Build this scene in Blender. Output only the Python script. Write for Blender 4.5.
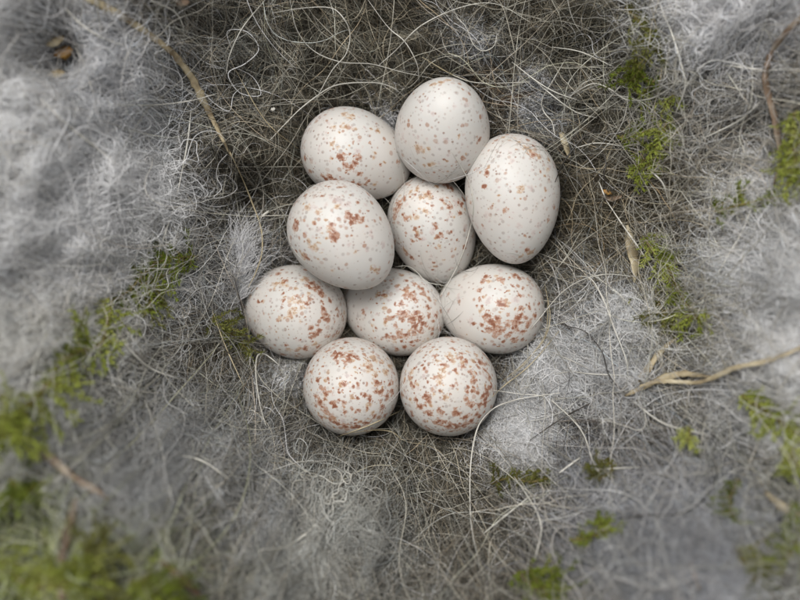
import bpy, math, random
import numpy as np
from mathutils import Vector
from mathutils.bvhtree import BVHTree

# ------------------------------------------------------------------ scene, camera, light
for o in list(bpy.data.objects): bpy.data.objects.remove(o)
scene = bpy.context.scene
C = scene.collection
U = 0.01                      # everything below is written in centimetres
PX = 74.0                     # photograph pixels per centimetre in the plane of the eggs
ZF = 1.25                     # height of that plane (the focus)
D = 20.0                      # camera distance from it
ZC = ZF + D

cam_d = bpy.data.cameras.new('camera'); cam = bpy.data.objects.new('camera', cam_d); C.objects.link(cam)
cam.location = (0, 0, ZC*U); cam.rotation_euler = (0, 0, 0)
cam_d.sensor_width = 36; cam_d.lens = 36*D/(800/PX)
cam_d.clip_start = 0.005; cam_d.clip_end = 20
cam_d.dof.use_dof = True; cam_d.dof.focus_distance = (D-0.25)*U; cam_d.dof.aperture_fstop = 17
scene.camera = cam

SUN_EL, SUN_AZ = 66, 25       # high, soft, from the top of the frame, a little left
world = bpy.data.worlds.new('World'); scene.world = world; world.use_nodes = True
wn, wl = world.node_tree.nodes, world.node_tree.links
bg = wn['Background']; sky = wn.new('ShaderNodeTexSky'); sky.sky_type = 'NISHITA'; sky.sun_disc = False
sky.sun_elevation = math.radians(SUN_EL); sky.sun_rotation = math.radians(-SUN_AZ)
sky.air_density = 1.0; sky.dust_density = 4.0
hs = wn.new('ShaderNodeHueSaturation'); hs.inputs['Saturation'].default_value = 0.12   # overcast: nearly grey sky
wl.new(sky.outputs[0], hs.inputs['Color']); wl.new(hs.outputs[0], bg.inputs[0]); bg.inputs[1].default_value = 0.115
sd = bpy.data.lights.new('sun', 'SUN'); sun = bpy.data.objects.new('sun', sd); C.objects.link(sun)
sd.energy = 1.8; sd.angle = math.radians(25); sd.color = (1.0, 0.97, 0.93)
_el, _az = math.radians(SUN_EL), math.radians(SUN_AZ)
_dir = Vector((-math.sin(_az)*math.cos(_el), math.cos(_az)*math.cos(_el), math.sin(_el)))
sun.rotation_euler = _dir.to_track_quat('Z', 'Y').to_euler()
scene.cycles.max_bounces = 5; scene.cycles.diffuse_bounces = 3; scene.cycles.glossy_bounces = 2; scene.cycles.transmission_bounces = 3
scene.view_settings.view_transform = 'Standard'; scene.view_settings.look = 'None'
scene.view_settings.gamma = 1; scene.view_settings.use_curve_mapping = False
scene.view_settings.exposure = 0.26

rng = np.random.default_rng(11); random.seed(5)

# ------------------------------------------------------------------ helpers
def uv_px(px, py): return (np.asarray(px, float)-400)/PX, (300-np.asarray(py, float))/PX
def at(px, py, z):
    u, v = uv_px(px, py); f = (ZC-z)/D
    return u*f, v*f
def to_px(x, y, z):
    f = D/(ZC-z)*PX
    return 400+x*f, 300-y*f
def smooth(t): t = np.clip(t, 0, 1); return t*t*(3-2*t)

_grids = {}
def vnoise(x, y, scale, seed):
    if seed not in _grids: _grids[seed] = np.random.default_rng(seed).random((128, 128))
    g = _grids[seed]; X = np.asarray(x)*scale+37.3; Y = np.asarray(y)*scale+51.7
    xi = np.floor(X).astype(int); yi = np.floor(Y).astype(int); fx = smooth(X-xi); fy = smooth(Y-yi)
    a = g[xi % 128, yi % 128]; b = g[(xi+1) % 128, yi % 128]; c = g[xi % 128, (yi+1) % 128]; d = g[(xi+1) % 128, (yi+1) % 128]
    return a*(1-fx)*(1-fy)+b*fx*(1-fy)+c*(1-fx)*fy+d*fx*fy
def fbm(x, y, scale, seed, n=3):
    s = 0; a = 0.5; tot = 0
    for k in range(n):
        s = s+a*vnoise(x, y, scale*2**k, seed+k); tot += a; a *= 0.55
    return s/tot

def tag(o, label=None, cat=None, group=None, kind=None):
    for k, v in (('label', label), ('category', cat), ('group', group), ('kind', kind)):
        if v: o[k] = v
    return o
def empty(name, x, y, z):
    o = bpy.data.objects.new(name, None); C.objects.link(o); o.location = (x*U, y*U, z*U); o.empty_display_size = 0.005
    return o
def link(name, data, mat, parent=None):
    data.materials.append(mat)
    o = bpy.data.objects.new(name, data); C.objects.link(o)
    if parent is not None:
        o.parent = parent; l = parent.location; o.location = (-l[0], -l[1], -l[2])
    return o
def mesh_np(name, V, F, mat, parent=None, shade=True):
    me = bpy.data.meshes.new(name); V = np.asarray(V, float)
    me.from_pydata((V*U).tolist(), [], F if isinstance(F, list) else F.tolist())
    if shade: me.polygons.foreach_set('use_smooth', np.ones(len(me.polygons), bool))
    me.update()
    return link(name, me, mat, parent)
def rebase(o, x, y, z):
    "put a single mesh's origin at its base"
    o.data.transform(__import__('mathutils').Matrix.Translation((-x*U, -y*U, -z*U))); o.location = (x*U, y*U, z*U); return o
def hair_obj(name, P, R, T, mat, parent=None):
    "P (n,K,3) cm, R (n,K) cm, T (n,3) colour"
    n, K, _ = P.shape
    cu = bpy.data.hair_curves.new(name); cu.add_curves([K]*n)
    cu.attributes['position'].data.foreach_set('vector', (P*U).astype(np.float32).ravel())
    r = cu.attributes.get('radius') or cu.attributes.new('radius', 'FLOAT', 'POINT')
    r.data.foreach_set('value', (R*U).astype(np.float32).ravel())
    c = cu.attributes.new('tint', 'FLOAT_COLOR', 'CURVE')
    c.data.foreach_set('color', np.concatenate([T, np.ones((n, 1))], 1).astype(np.float32).ravel())
    return link(name, cu, mat, parent)

# ------------------------------------------------------------------ materials
def new_mat(name):
    m = bpy.data.materials.new(name); m.use_nodes = True; nt = m.node_tree; return m, nt.nodes, nt.links, nt.nodes['Principled BSDF']
def hair_mat(name, sheen=0.25, trans=0.35):
    m, n, l, b = new_mat(name)
    a = n.new('ShaderNodeAttribute'); a.attribute_name = 'tint'
    out = n['Material Output']
    tr = n.new('ShaderNodeBsdfTranslucent'); mx = n.new('ShaderNodeMixShader'); mx.inputs[0].default_value = trans
    l.new(a.outputs['Color'], b.inputs['Base Color']); l.new(a.outputs['Color'], tr.inputs['Color'])
    b.inputs['Roughness'].default_value = 0.45; b.inputs['Specular IOR Level'].default_value = sheen
    l.new(b.outputs[0], mx.inputs[1]); l.new(tr.outputs[0], mx.inputs[2]); l.new(mx.outputs[0], out.inputs[0])
    return m
def noise_mat(name, cols, scale, rough=0.7, spec=0.2, trans=0.0, bump=0.0, stretch=(1, 1, 1)):
    m, n, l, b = new_mat(name)
    tc = n.new('ShaderNodeTexCoord'); mp = n.new('ShaderNodeMapping'); mp.inputs['Scale'].default_value = stretch
    nz = n.new('ShaderNodeTexNoise'); nz.inputs['Scale'].default_value = scale/U; nz.inputs['Detail'].default_value = 4
    cr = n.new('ShaderNodeValToRGB'); l.new(tc.outputs['Object'], mp.inputs[0]); l.new(mp.outputs[0], nz.inputs['Vector'])
    l.new(nz.outputs[0], cr.inputs[0]); e = cr.color_ramp.elements
    pos = np.linspace(0.32, 0.68, len(cols))
    e[0].position = pos[0]; e[0].color = (*cols[0], 1); e[1].position = pos[-1]; e[1].color = (*cols[-1], 1)
    for p, c in list(zip(pos, cols))[1:-1]:
        k = e.new(p); k.color = (*c, 1)
    l.new(cr.outputs[0], b.inputs['Base Color']); b.inputs['Roughness'].default_value = rough; b.inputs['Specular IOR Level'].default_value = spec
    if bump:
        bp = n.new('ShaderNodeBump'); bp.inputs['Strength'].default_value = bump; bp.inputs['Distance'].default_value = 0.02*U
        l.new(nz.outputs[0], bp.inputs['Height']); l.new(bp.outputs[0], b.inputs['Normal'])
    if trans:
        tr = n.new('ShaderNodeBsdfTranslucent'); mx = n.new('ShaderNodeMixShader'); mx.inputs[0].default_value = trans
        l.new(cr.outputs[0], tr.inputs['Color']); l.new(b.outputs[0], mx.inputs[1]); l.new(tr.outputs[0], mx.inputs[2])
        l.new(mx.outputs[0], n['Material Output'].inputs[0])
    return m

M_hair = hair_mat('nest_hair', 0.3, 0.15)
M_wool = hair_mat('wool_fibre', 0.1, 0.30)
M_felt = noise_mat('felt', [(0.02, 0.017, 0.012), (0.045, 0.038, 0.028), (0.08, 0.07, 0.055)], 6, 0.95, 0.05, bump=0.8)  # coloured near black so the gaps between hairs look shaded
M_white = noise_mat('pale_hair', [(0.42, 0.41, 0.36), (0.64, 0.62, 0.56)], 2, 0.4, 0.4)
M_tan = noise_mat('tan_hair', [(0.33, 0.27, 0.16), (0.50, 0.43, 0.28)], 2, 0.45, 0.35)
M_black = noise_mat('dark_hair', [(0.02, 0.018, 0.015), (0.06, 0.05, 0.04)], 2, 0.4, 0.4)
M_straw = noise_mat('dry_grass', [(0.16, 0.12, 0.07), (0.36, 0.30, 0.19), (0.50, 0.44, 0.31)], 4, 0.6, 0.3, bump=0.4)
M_rust = noise_mat('rusty_stalk', [(0.08, 0.055, 0.035), (0.18, 0.125, 0.085), (0.30, 0.25, 0.19)], 4, 0.65, 0.25, bump=0.4)
M_husk = noise_mat('ochre_husk', [(0.25, 0.12, 0.03), (0.48, 0.28, 0.08)], 7, 0.6, 0.3, bump=0.4)
M_bark = noise_mat('brown_crumb', [(0.05, 0.03, 0.02), (0.17, 0.11, 0.07)], 8, 0.8, 0.2, bump=0.8)
M_moss = noise_mat('moss_leaf', [(0.08, 0.11, 0.014), (0.19, 0.24, 0.03), (0.32, 0.37, 0.07)], 2.0, 0.5, 0.3, trans=0.35)
M_mossb = noise_mat('bright_moss_leaf', [(0.15, 0.18, 0.03), (0.33, 0.38, 0.07), (0.50, 0.53, 0.16)], 2.0, 0.5, 0.3, trans=0.35)
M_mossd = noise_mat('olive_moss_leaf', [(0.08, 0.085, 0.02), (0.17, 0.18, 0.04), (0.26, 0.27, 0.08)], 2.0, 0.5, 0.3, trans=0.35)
M_stem = noise_mat('moss_stem', [(0.08, 0.06, 0.02), (0.16, 0.13, 0.05)], 3, 0.7, 0.2)

def egg_material():
    m, n, l, b = new_mat('speckled_eggshell')
    def attr(nm):
        a = n.new('ShaderNodeAttribute'); a.attribute_name = nm; return a.outputs['Fac']
    def math_(op, x, y=None, z=None, clamp=False):
        k = n.new('ShaderNodeMath'); k.operation = op; k.use_clamp = clamp
        for i, v in enumerate((x, y, z)):
            if v is None: continue
            if isinstance(v, (int, float)): k.inputs[i].default_value = v
            else: l.new(v, k.inputs[i])
        return k.outputs[0]
    def mixc(f, a, c):
        k = n.new('ShaderNodeMix'); k.data_type = 'RGBA'; l.new(f, k.inputs['Factor'])
        for nm, v in (('A', a), ('B', c)):
            s = [i for i in k.inputs if i.name == nm and i.type == 'RGBA'][0]
            if isinstance(v, tuple): s.default_value = (*v, 1)
            else: l.new(v, s)
        return [o for o in k.outputs if o.type == 'RGBA'][0]
    def noise(scale, detail=2, dist=0):
        k = n.new('ShaderNodeTexNoise'); k.inputs['Scale'].default_value = scale/U; k.inputs['Detail'].default_value = detail
        k.inputs['Distortion'].default_value = dist; l.new(co, k.inputs['Vector']); return k.outputs[0]
    tc = n.new('ShaderNodeTexCoord'); oi = n.new('ShaderNodeObjectInfo')
    cmb = n.new('ShaderNodeCombineXYZ'); l.new(oi.outputs['Random'], cmb.inputs[0])
    va = n.new('ShaderNodeVectorMath'); va.operation = 'ADD'; l.new(tc.outputs['Object'], va.inputs[0]); l.new(cmb.outputs[0], va.inputs[1]); co = va.outputs[0]
    n_edge = noise(21, 4, 0.5); n_fine = noise(34, 2); n_lo = noise(2.2, 2); n_mid = noise(7, 2)
    shell = mixc(n_lo, (0.53, 0.51, 0.470), (0.63, 0.615, 0.59))
    shell = mixc(math_('MULTIPLY', attr('blush'), 0.75, clamp=True), shell, (0.72, 0.55, 0.45))
    e = math_('MULTIPLY', math_('SUBTRACT', n_edge, 0.5), 2.7)
    def layer(col_in, fname, c1, c2, alpha, thr=0.38, soft=4.5):
        g = math_('SUBTRACT', math_('ADD', attr(fname), e), thr)
        f = math_('MULTIPLY', g, soft, clamp=True)
        core = math_('MULTIPLY', math_('SUBTRACT', math_('ADD', g, math_('SUBTRACT', n_mid, 0.5)), 0.30), 2.2, clamp=True)
        a = math_('ADD', math_('MULTIPLY', math_('SUBTRACT', n_fine, 0.5), 1.3), math_('ADD', math_('MULTIPLY', core, 0.35), alpha), clamp=True)
        return mixc(math_('MULTIPLY', f, a, clamp=True), col_in, mixc(core, c2, c1))
    def specks(col_in, scale, col, rmax, dens_mul, alpha):
        v = n.new('ShaderNodeTexVoronoi'); v.inputs['Scale'].default_value = scale/U; l.new(co, v.inputs['Vector'])
        sp = n.new('ShaderNodeSeparateColor'); l.new(v.outputs['Color'], sp.inputs[0])
        keep = math_('LESS_THAN', sp.outputs[0], math_('MULTIPLY', attr('speck_density'), dens_mul))
        rad = math_('MULTIPLY', math_('MULTIPLY_ADD', sp.outputs[1], 0.65, 0.35), rmax)
        d = math_('ADD', v.outputs['Distance'], math_('MULTIPLY', e, 0.10))
        f = math_('MULTIPLY', math_('SUBTRACT', rad, d), 9, clamp=True)
        f = math_('MULTIPLY', math_('MULTIPLY', f, keep), math_('MULTIPLY_ADD', sp.outputs[2], 0.6, alpha), clamp=True)
        return mixc(f, col_in, col)
    c = layer(shell, 'grey', (0.45, 0.37, 0.35), (0.56, 0.45, 0.41), 0.45)
    c = specks(c, 13, (0.36, 0.31, 0.28), 0.42, 1.5, 0.2)
    c = layer(c, 'tan', (0.33, 0.19, 0.10), (0.50, 0.33, 0.19), 0.55)
    c = layer(c, 'red', (0.23, 0.088, 0.048), (0.41, 0.225, 0.140), 0.72)
    c = specks(c, 9, (0.36, 0.20, 0.13), 0.38, 1.5, 0.3)
    c = specks(c, 17, (0.27, 0.17, 0.13), 0.38, 1.1, 0.3)
    l.new(c, b.inputs['Base Color'])
    b.inputs['Roughness'].default_value = 0.52; b.inputs['Specular IOR Level'].default_value = 0.5
    b.inputs['Subsurface Weight'].default_value = 0.12; b.inputs['Subsurface Scale'].default_value = 0.08*U
    b.inputs['Subsurface Radius'].default_value = (1.0, 0.6, 0.4)
    bp = n.new('ShaderNodeBump'); bp.inputs['Strength'].default_value = 0.12; bp.inputs['Distance'].default_value = 0.01*U
    l.new(noise(38, 2), bp.inputs['Height']); l.new(bp.outputs[0], b.inputs['Normal'])
    return m
M_egg = egg_material()

# ------------------------------------------------------------------ eggs: centre px, height, direction of the narrow end, its tilt, length, width
# n_red, n_grey: scattered small spots; cap: how strongly they gather at the blunt end; dens: fine specks
R_, T_, G_ = 'red', 'tan', 'grey'
EGGS = [
 dict(c=(357, 156), z=0.92, ang=-22, tilt=-24, L=1.60, W=1.215, n=(26, 40), cap=0.3, dens=0.55,
      label='egg at the upper left of the clutch with two rusty blotches side by side',
      spots=[(341,157,5.2,R_),(338,156,3.5,R_),(350,165,4.6,R_),(355,163,3.8,R_),(359,159,3.8,R_),(346,166,3.5,R_),(331,178,4.6,R_),(327,180,3.6,R_),(335,180,2.8,R_),(333,144,3.2,T_),(338,147,2.4,T_),
        (344,114,3.8,T_),(350,118,3.6,T_),(346,126,4.0,T_),(341,127,2.6,T_),(334,127,2.6,T_),(352,115,2.8,T_),(375,154,3.2,T_),(374,157,2.5,T_),(385,162,2.4,T_),(331,158,2.6,T_),(358,185,3,R_),(359,174,2.8,R_),(352,183,3,R_),
        (347,183,2.4,R_),(365,184,2.6,R_),(355,187,3,R_),(360,140,3,G_),(365,127,2.4,G_),(378,131,2.8,T_),(372,129,2.4,T_),(398,162,3,R_),(309,171,2.6,R_),(312,180,2.5,R_),(319,146,2.2,G_),(326,133,2.2,G_),(362,147,2.2,G_),(349,145,2,T_),(391,178,2.2,T_)]),
 dict(c=(443, 128.5), z=1.38, ang=82, tilt=54, L=1.58, W=1.255, n=(2, 44), cap=0.0, dens=0.50,
      label='almost unspotted whitish egg at the top of the clutch with faint ochre smudges',
      spots=[(419,147,3.4,T_),(424,151,3.6,T_),(415,146,2.4,T_),(429,165,2.8,T_),(434,164,3.0,T_),(424,165,2.4,T_),(459,136,2.8,T_),(464,135,2.2,G_),(479,140,3.2,R_),(477,143,2.2,R_),(441,82,4.0,T_),(434,84,3.6,T_),(448,80,3,T_),
        (463,158,2.8,R_),(466,155,2.2,T_),(482,116,2.8,G_),(403,139,2.4,G_),(405,142,2.2,G_),(420,110,2.4,G_),(427,139,2.2,G_),(449,128,2,G_),(465,105,2,G_),(447,171,2.2,T_),(437,144,2,G_),(427,99,2,G_)]),
 dict(c=(513, 199), z=1.28, ang=-86, tilt=-6, L=1.76, W=1.258, n=(12, 80), cap=0.2, dens=0.8,
      label='long oval egg at the right end of the clutch with grey flecks',
      spots=[(530,150,5.6,T_),(533,154,4.6,R_),(526,148,4,T_),(538,157,3.2,T_),(503,137,3.4,T_),(507,135,2.4,R_),(487,172,3.8,R_),(489,167,2.6,T_),(549,160,3,T_),(548,170,3,T_),(521,189,3.6,T_),(531,253,4,T_),(527,250,3,R_),(534,250,2.6,T_),
        (545,176,2.2,T_),(519,142,2.4,T_),(523,143,2.2,G_),(496,150,2.4,G_),(500,156,2.2,G_),(508,236,2.2,G_),(513,240,2,G_),(546,191,2.4,T_),(499,196,2,T_)]),
 dict(c=(433.5, 231), z=0.66, ang=-72, tilt=-28, L=1.62, W=1.18, n=(48, 34), cap=0.9, dens=0.7,
      label='egg low in the middle of the clutch, rusty blotches round its upper end',
      spots=[(399,205,5,R_),(396,210,4.6,R_),(394,217,3.6,R_),(404,199,2.8,R_),(406,219,3.2,R_),(403,215,2.4,R_),(417,217,3,T_),(411,218,2.6,T_),(447,185,5,R_),(443,183,4,R_),(452,189,3.6,R_),(458,186,3,R_),(426,195,4.2,T_),(430,198,3,T_),
        (421,197,3,T_),(425,211,3.2,T_),(419,208,2.4,T_),(450,207,3.8,R_),(446,204,2.8,T_),(455,202,3.8,G_),(461,204,3.4,R_),(464,200,3,R_),(417,232,3,T_),(422,240,3,G_),(405,250,3.6,T_),(465,247,3,R_),(444,260,2.2,T_),
        (434,267,2.2,T_),(453,257,2.4,G_),(418,188,3,T_),(411,193,3,T_),(437,186,3,T_),(447,219,2.4,G_),(440,238,2.2,G_)]),
 dict(c=(343, 237), z=1.62, ang=-48, tilt=-4, L=1.575, W=1.285, n=(26, 66), cap=0.8, dens=0.75,
      label='egg resting on top of the others, turned down to the right with two rust blotches',
      spots=[(352,218,5.8,R_),(356,219,4.8,R_),(349,215,4,R_),(361,219,3.2,R_),(351,223,3.6,R_),(332,226,4,R_),(334,232,4.8,R_),(333,238,4.8,R_),(329,229,3,T_),(327,238,2.6,T_),(296,222,3.8,R_),(296,229,3.6,R_),(294,226,3,R_),(318,212,3.6,T_),(316,208,2.6,G_),
        (340,201,5,G_),(345,204,4,G_),(337,206,3,T_),(307,207,3.6,T_),(303,204,2.6,T_),(303,255,4,T_),(307,258,3.4,R_),(300,251,2.6,T_),(315,248,3.4,T_),(311,246,2.8,T_),(318,243,2.6,T_),(323,249,2.2,G_),(376,270,3.4,T_),(371,268,2.8,T_),(380,268,2.6,G_),
        (370,233,2.8,G_),(372,236,2,G_),(355,252,2.4,T_),(332,271,2.4,T_),(342,270,2,G_),(361,279,2.2,G_),(313,222,2.6,T_),(306,233,2.4,G_),(313,238,2.2,G_),(353,194,2.4,G_),(331,198,2.4,G_),(368,276,2.4,G_),(318,259,2.4,T_)]),
 dict(c=(292.5, 310.5), z=0.62, ang=165, tilt=-38, L=1.60, W=1.275, n=(50, 44), cap=0.8, dens=0.8,
      label='egg at the left end of the clutch with light rust streaks',
      spots=[(278,273,3.6,R_),(282,270,2.6,R_),(282,282,4.4,T_),(285,280,3,R_),(275,284,3,T_),(292,300,4.2,T_),(300,301,4,T_),(310,300,3,R_),(295,311,4.6,T_),(290,314,3.8,T_),(302,307,3,T_),(305,279,4,T_),(312,283,4.4,R_),(317,288,4.4,R_),
        (321,293,4,R_),(308,286,3.4,R_),(325,315,4,R_),(328,319,3.4,R_),(324,309,2.8,R_),(312,328,3,R_),(318,325,2.4,R_),(337,310,3,R_),(338,316,2.4,R_),(315,335,4,R_),(319,330,3.4,R_),(311,338,2.6,R_),(305,348,4.4,R_),(299,350,3.4,T_),(289,350,3.6,T_),
        (252,290,3.6,T_),(250,296,2.8,T_),(263,302,2.4,T_),(271,301,2.6,G_),(259,316,2.2,G_),(284,319,2.4,T_),(300,321,2.4,T_),(330,301,2.8,R_),(308,293,2.6,T_),(296,289,2.8,T_)]),
 dict(c=(391, 310), z=0.56, ang=160, tilt=-32, L=1.60, W=1.17, n=(60, 30), cap=0.9, dens=0.5,
      label='low egg touching five others, its right half densely mottled rust',
      spots=[(421,288,4.4,R_),(424,294,3.4,R_),(410,295,4.4,R_),(405,291,3.4,T_),(414,300,3.6,R_),(405,314,5.4,R_),(402,318,4.2,R_),(412,318,5,R_),(416,313,3.2,R_),(420,320,4.6,R_),(424,324,4.4,R_),(378,295,2.8,T_),(415,326,4.6,R_),(400,334,4.6,R_),
        (393,337,3.8,R_),(407,335,4.6,R_),(414,331,4.2,R_),(421,330,3.6,R_),(387,337,3,R_),(397,349,3,R_),(404,347,2.8,R_),(396,326,3,R_),(391,318,2.6,R_),(386,320,2.2,R_),(401,303,3.2,R_),(407,281,3,R_),(414,284,2.8,R_),(399,285,2.4,T_),(428,307,3,R_),(430,316,3,R_),
        (377,313,2.4,G_),(366,308,2.4,G_),(372,326,2.4,T_),(388,300,2.4,G_)]),
 dict(c=(490.5, 308), z=0.80, ang=172, tilt=-26, L=1.52, W=1.215, n=(36, 26), cap=0.9, dens=0.45,
      label='egg under the long oval one, with a big rust patch at its lower right',
      spots=[(515,275,4.8,R_),(519,278,3.4,R_),(485,277,3.6,R_),(482,282,3.4,R_),(489,281,3,T_),(501,280,4,R_),(497,276,2.6,T_),(502,304,4.6,R_),(498,302,3.4,R_),(507,303,3,T_),(516,299,4.6,G_),(489,301,4.2,G_),(471,320,4,G_),(473,323,2.8,R_),
        (490,321,6,R_),(486,317,4.6,R_),(495,326,5.4,R_),(500,330,5,R_),(498,319,3.8,R_),(489,329,4.2,R_),(517,321,5.4,R_),(516,328,4.8,R_),(521,316,3.4,R_),(528,324,4.6,R_),(523,332,4,R_),(515,340,4,R_),(508,335,3.6,R_),(494,336,3,R_),(503,342,2.8,R_),
        (521,309,3.4,R_),(530,307,3.2,R_),(530,287,3.2,G_),(481,310,3,T_),(485,296,2.4,T_),(508,290,2.4,T_),(476,291,2,G_),(500,312,2.4,T_),(508,324,3.6,R_),(508,315,2.6,R_),(535,316,3,R_),(523,296,2.4,G_)]),
 dict(c=(351, 384), z=0.98, ang=100, tilt=-72, L=1.60, W=1.285, n=(170, 60), cap=0.1, dens=1.0,
      label='round egg at the bottom left, finely freckled with rust all over',
      spots=[(349,356,4.6,R_),(347,361,3.6,R_),(352,360,3.2,T_),(337,362,3.2,R_),(317,380,3.6,R_),(341,385,3.6,T_),(345,384,2.8,R_),(377,382,4,R_),(370,369,4.6,T_),(375,374,3.8,T_),(385,372,4,T_),(390,366,3.8,T_),(375,359,4.2,T_),(368,361,3.2,T_),(382,361,3,T_),
        (335,405,3.8,R_),(320,402,4.6,R_),(325,410,4.6,R_),(316,396,3.2,R_),(331,416,3.8,R_),(347,376,3.6,G_),(352,397,2.8,T_),(382,407,4,R_),(380,393,3.6,R_),(387,397,3.8,R_),(365,422,5,R_),(357,426,4,R_),(345,426,4.8,R_),(337,423,4,R_),(374,417,4,R_),
        (330,392,3,R_),(312,372,2.6,T_),(390,384,3.4,R_),(392,391,3,R_),(367,383,2.6,R_),(385,415,3.6,R_),(342,348,2.8,T_),(333,349,2.8,G_),(363,349,2.6,T_),(358,410,2.4,R_),(327,372,2.6,T_),(370,397,2.6,R_)]),
 dict(c=(448.5, 384), z=1.02, ang=80, tilt=-74, L=1.60, W=1.305, n=(130, 60), cap=0.1, dens=0.8,
      label='round egg at the bottom right with bold rust blotches round its rim',
      spots=[(436,356,3.6,R_),(437,361,2.8,T_),(450,356,4.2,T_),(452,360,3.4,T_),(441,377,4.2,T_),(443,371,4,T_),(439,382,3.2,T_),(446,367,3,T_),(426,396,4,R_),(428,401,4,R_),(446,397,3.2,T_),(442,392,2.6,T_),(474,380,4,R_),(480,362,4.4,R_),(478,367,3.2,R_),
        (487,392,5.2,R_),(484,396,4.6,R_),(491,387,4,R_),(489,377,4,R_),(485,371,3.2,R_),(455,412,4.2,R_),(459,414,3,R_),(440,411,3.8,R_),(429,414,3.6,R_),(420,407,4,R_),(417,400,3,R_),(411,373,4,T_),(410,379,3,T_),(425,370,3,G_),(464,425,5,R_),(457,427,4.8,R_),
        (449,426,4.6,R_),(437,423,4.4,R_),(471,421,4.6,R_),(477,414,4,R_),(480,405,4.2,R_),(472,405,3,R_),(417,384,3,T_),(485,403,4,R_),(423,376,2.6,G_),(460,358,2.8,G_),(431,351,2.6,T_),(457,372,2.4,G_),(433,388,2.4,G_),(465,417,3.6,R_),(468,352,3,T_),(476,355,3,T_)]),
]
NU, NV = 130, 230
def egg_basis(e):
    a, t = math.radians(e['ang']), math.radians(e['tilt'])
    ax = np.array([math.cos(a)*math.cos(t), math.sin(a)*math.cos(t), math.sin(t)])
    h = np.array([0, 0, 1.0]) if abs(ax[2]) < 0.9 else np.array([1.0, 0, 0])
    s = np.cross(ax, h); s /= np.linalg.norm(s); return ax, s, np.cross(ax, s)
def egg_profile(th, L, W):
    "th 0 = narrow tip; returns distance along the axis and radius"
    k = 0.13
    return L/2*np.cos(th), W/2*np.sin(th)*(1-k*np.cos(th))*(1+0.5*k*k)
_th = np.linspace(0, math.pi, NU+1)[1:-1]; _ph = np.linspace(0, 2*math.pi, NV, endpoint=False)
_faces = []
for i in range(len(_th)-1):
    for j in range(NV):
        j2 = (j+1) % NV; _faces.append((1+i*NV+j, 1+(i+1)*NV+j, 1+(i+1)*NV+j2, 1+i*NV+j2))
_last = 1+len(_th)*NV
for j in range(NV):
    j2 = (j+1) % NV; _faces.append((0, 1+j, 1+j2)); _faces.append((_last, 1+(len(_th)-1)*NV+j2, 1+(len(_th)-1)*NV+j))
egg_info = []
allV, allF = [], []
for ei, e in enumerate(EGGS):
    er = np.random.default_rng(100+ei)
    cx, cy = at(e['c'][0], e['c'][1], e['z']); cen = np.array([cx, cy, e['z']])
    ax, s, t = egg_basis(e)
    xa, ra = egg_profile(_th, e['L'], e['W'])
    ring = np.cos(_ph)[:, None]*s+np.sin(_ph)[:, None]*t
    V = (xa[:, None, None]*ax+ra[:, None, None]*ring[None]).reshape(-1, 3)
    V = np.concatenate([[ax*e['L']/2], V, [-ax*e['L']/2]])
    axial = V@ax/(e['L']/2)                      # +1 narrow tip, -1 blunt end
    Wd = V+cen; N = V-ax*(V@ax)[:, None]*0.35; N /= np.linalg.norm(N, axis=1)[:, None]
    view = np.array([0, 0, ZC])-Wd; vis = (N*view).sum(1) > 0
    qx, qy = to_px(Wd[:, 0], Wd[:, 1], Wd[:, 2]); qx = np.where(vis, qx, 1e6)
    fld = {R_: np.full(len(V), -1.0), T_: np.full(len(V), -1.0), G_: np.full(len(V), -1.0)}
    todo = []
    for (sx, sy, sr, kd) in e['spots']:
        i = np.argmin((qx-sx)**2+(qy-sy)**2); todo.append((V[i], sr/PX, kd))
    for kd, cnt, r0, r1 in ((R_, e['n'][0], 1.2, 2.5), (G_, e['n'][1], 1.2, 2.6), (T_, e['n'][0]//2, 1.2, 2.4)):
        k = 0
        while k < cnt*2.9:
            i = er.integers(len(V)); ringw = 1.0 if i in (0, _last) else math.sin(_th[(i-1)//NV])
            if er.random() > ringw: continue
            if kd != G_ and er.random() < e['cap']*smooth((axial[i]+0.25)/0.6): continue
            if e['cap'] > 0.5 and kd == G_ and er.random() < 0.45*smooth(axial[i]+0.3): continue
            todo.append((V[i], (0.9+(r1-0.3)*er.random()**1.6)/PX, kd)); k += 1
    for (p, r, kd) in todo:
        dv = V-p; st = er.normal(size=3); st /= np.linalg.norm(st); am = er.uniform(0.0, 0.55)
        r = r*(1.22 if r*PX > 2.6 else 1.0); d2 = (dv*dv).sum(1)+am*1.5*(dv@st)**2
        np.maximum(fld[kd], 1.25-np.sqrt(d2)/(r*1.10), out=fld[kd])
    me = bpy.data.meshes.new('egg'); me.from_pydata((V*U).tolist(), [], _faces)
    me.polygons.foreach_set('use_smooth', np.ones(len(me.polygons), bool))
    dens = e['dens']*(0.45+0.75*smooth((0.5-axial)*0.7)) if e['cap'] > 0 else np.full(len(V), e['dens'])
    blush = np.exp(-((axial-0.2)/0.25)**2)*0.12+0.10*smooth((-axial-0.55)*3)
    for nm, arr in ((R_, fld[R_]), (T_, fld[T_]), (G_, fld[G_]), ('speck_density', dens), ('blush', blush)):
        at_ = me.attributes.new(nm, 'FLOAT', 'POINT'); at_.data.foreach_set('value', arr.astype(np.float32))
    me.update()
    o = link('egg', me, M_egg); o.location = tuple(cen*U)
    tag(o, e['label'], 'egg', 'speckled eggs lying in the nest cup')
    allF += [tuple(q+len(allV)*0+sum(len(a) for a in allV) for q in f) for f in _faces[::1]] if False else []
    egg_info.append((cen, ax, s, t, e))
    allV.append(Wd)

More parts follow.
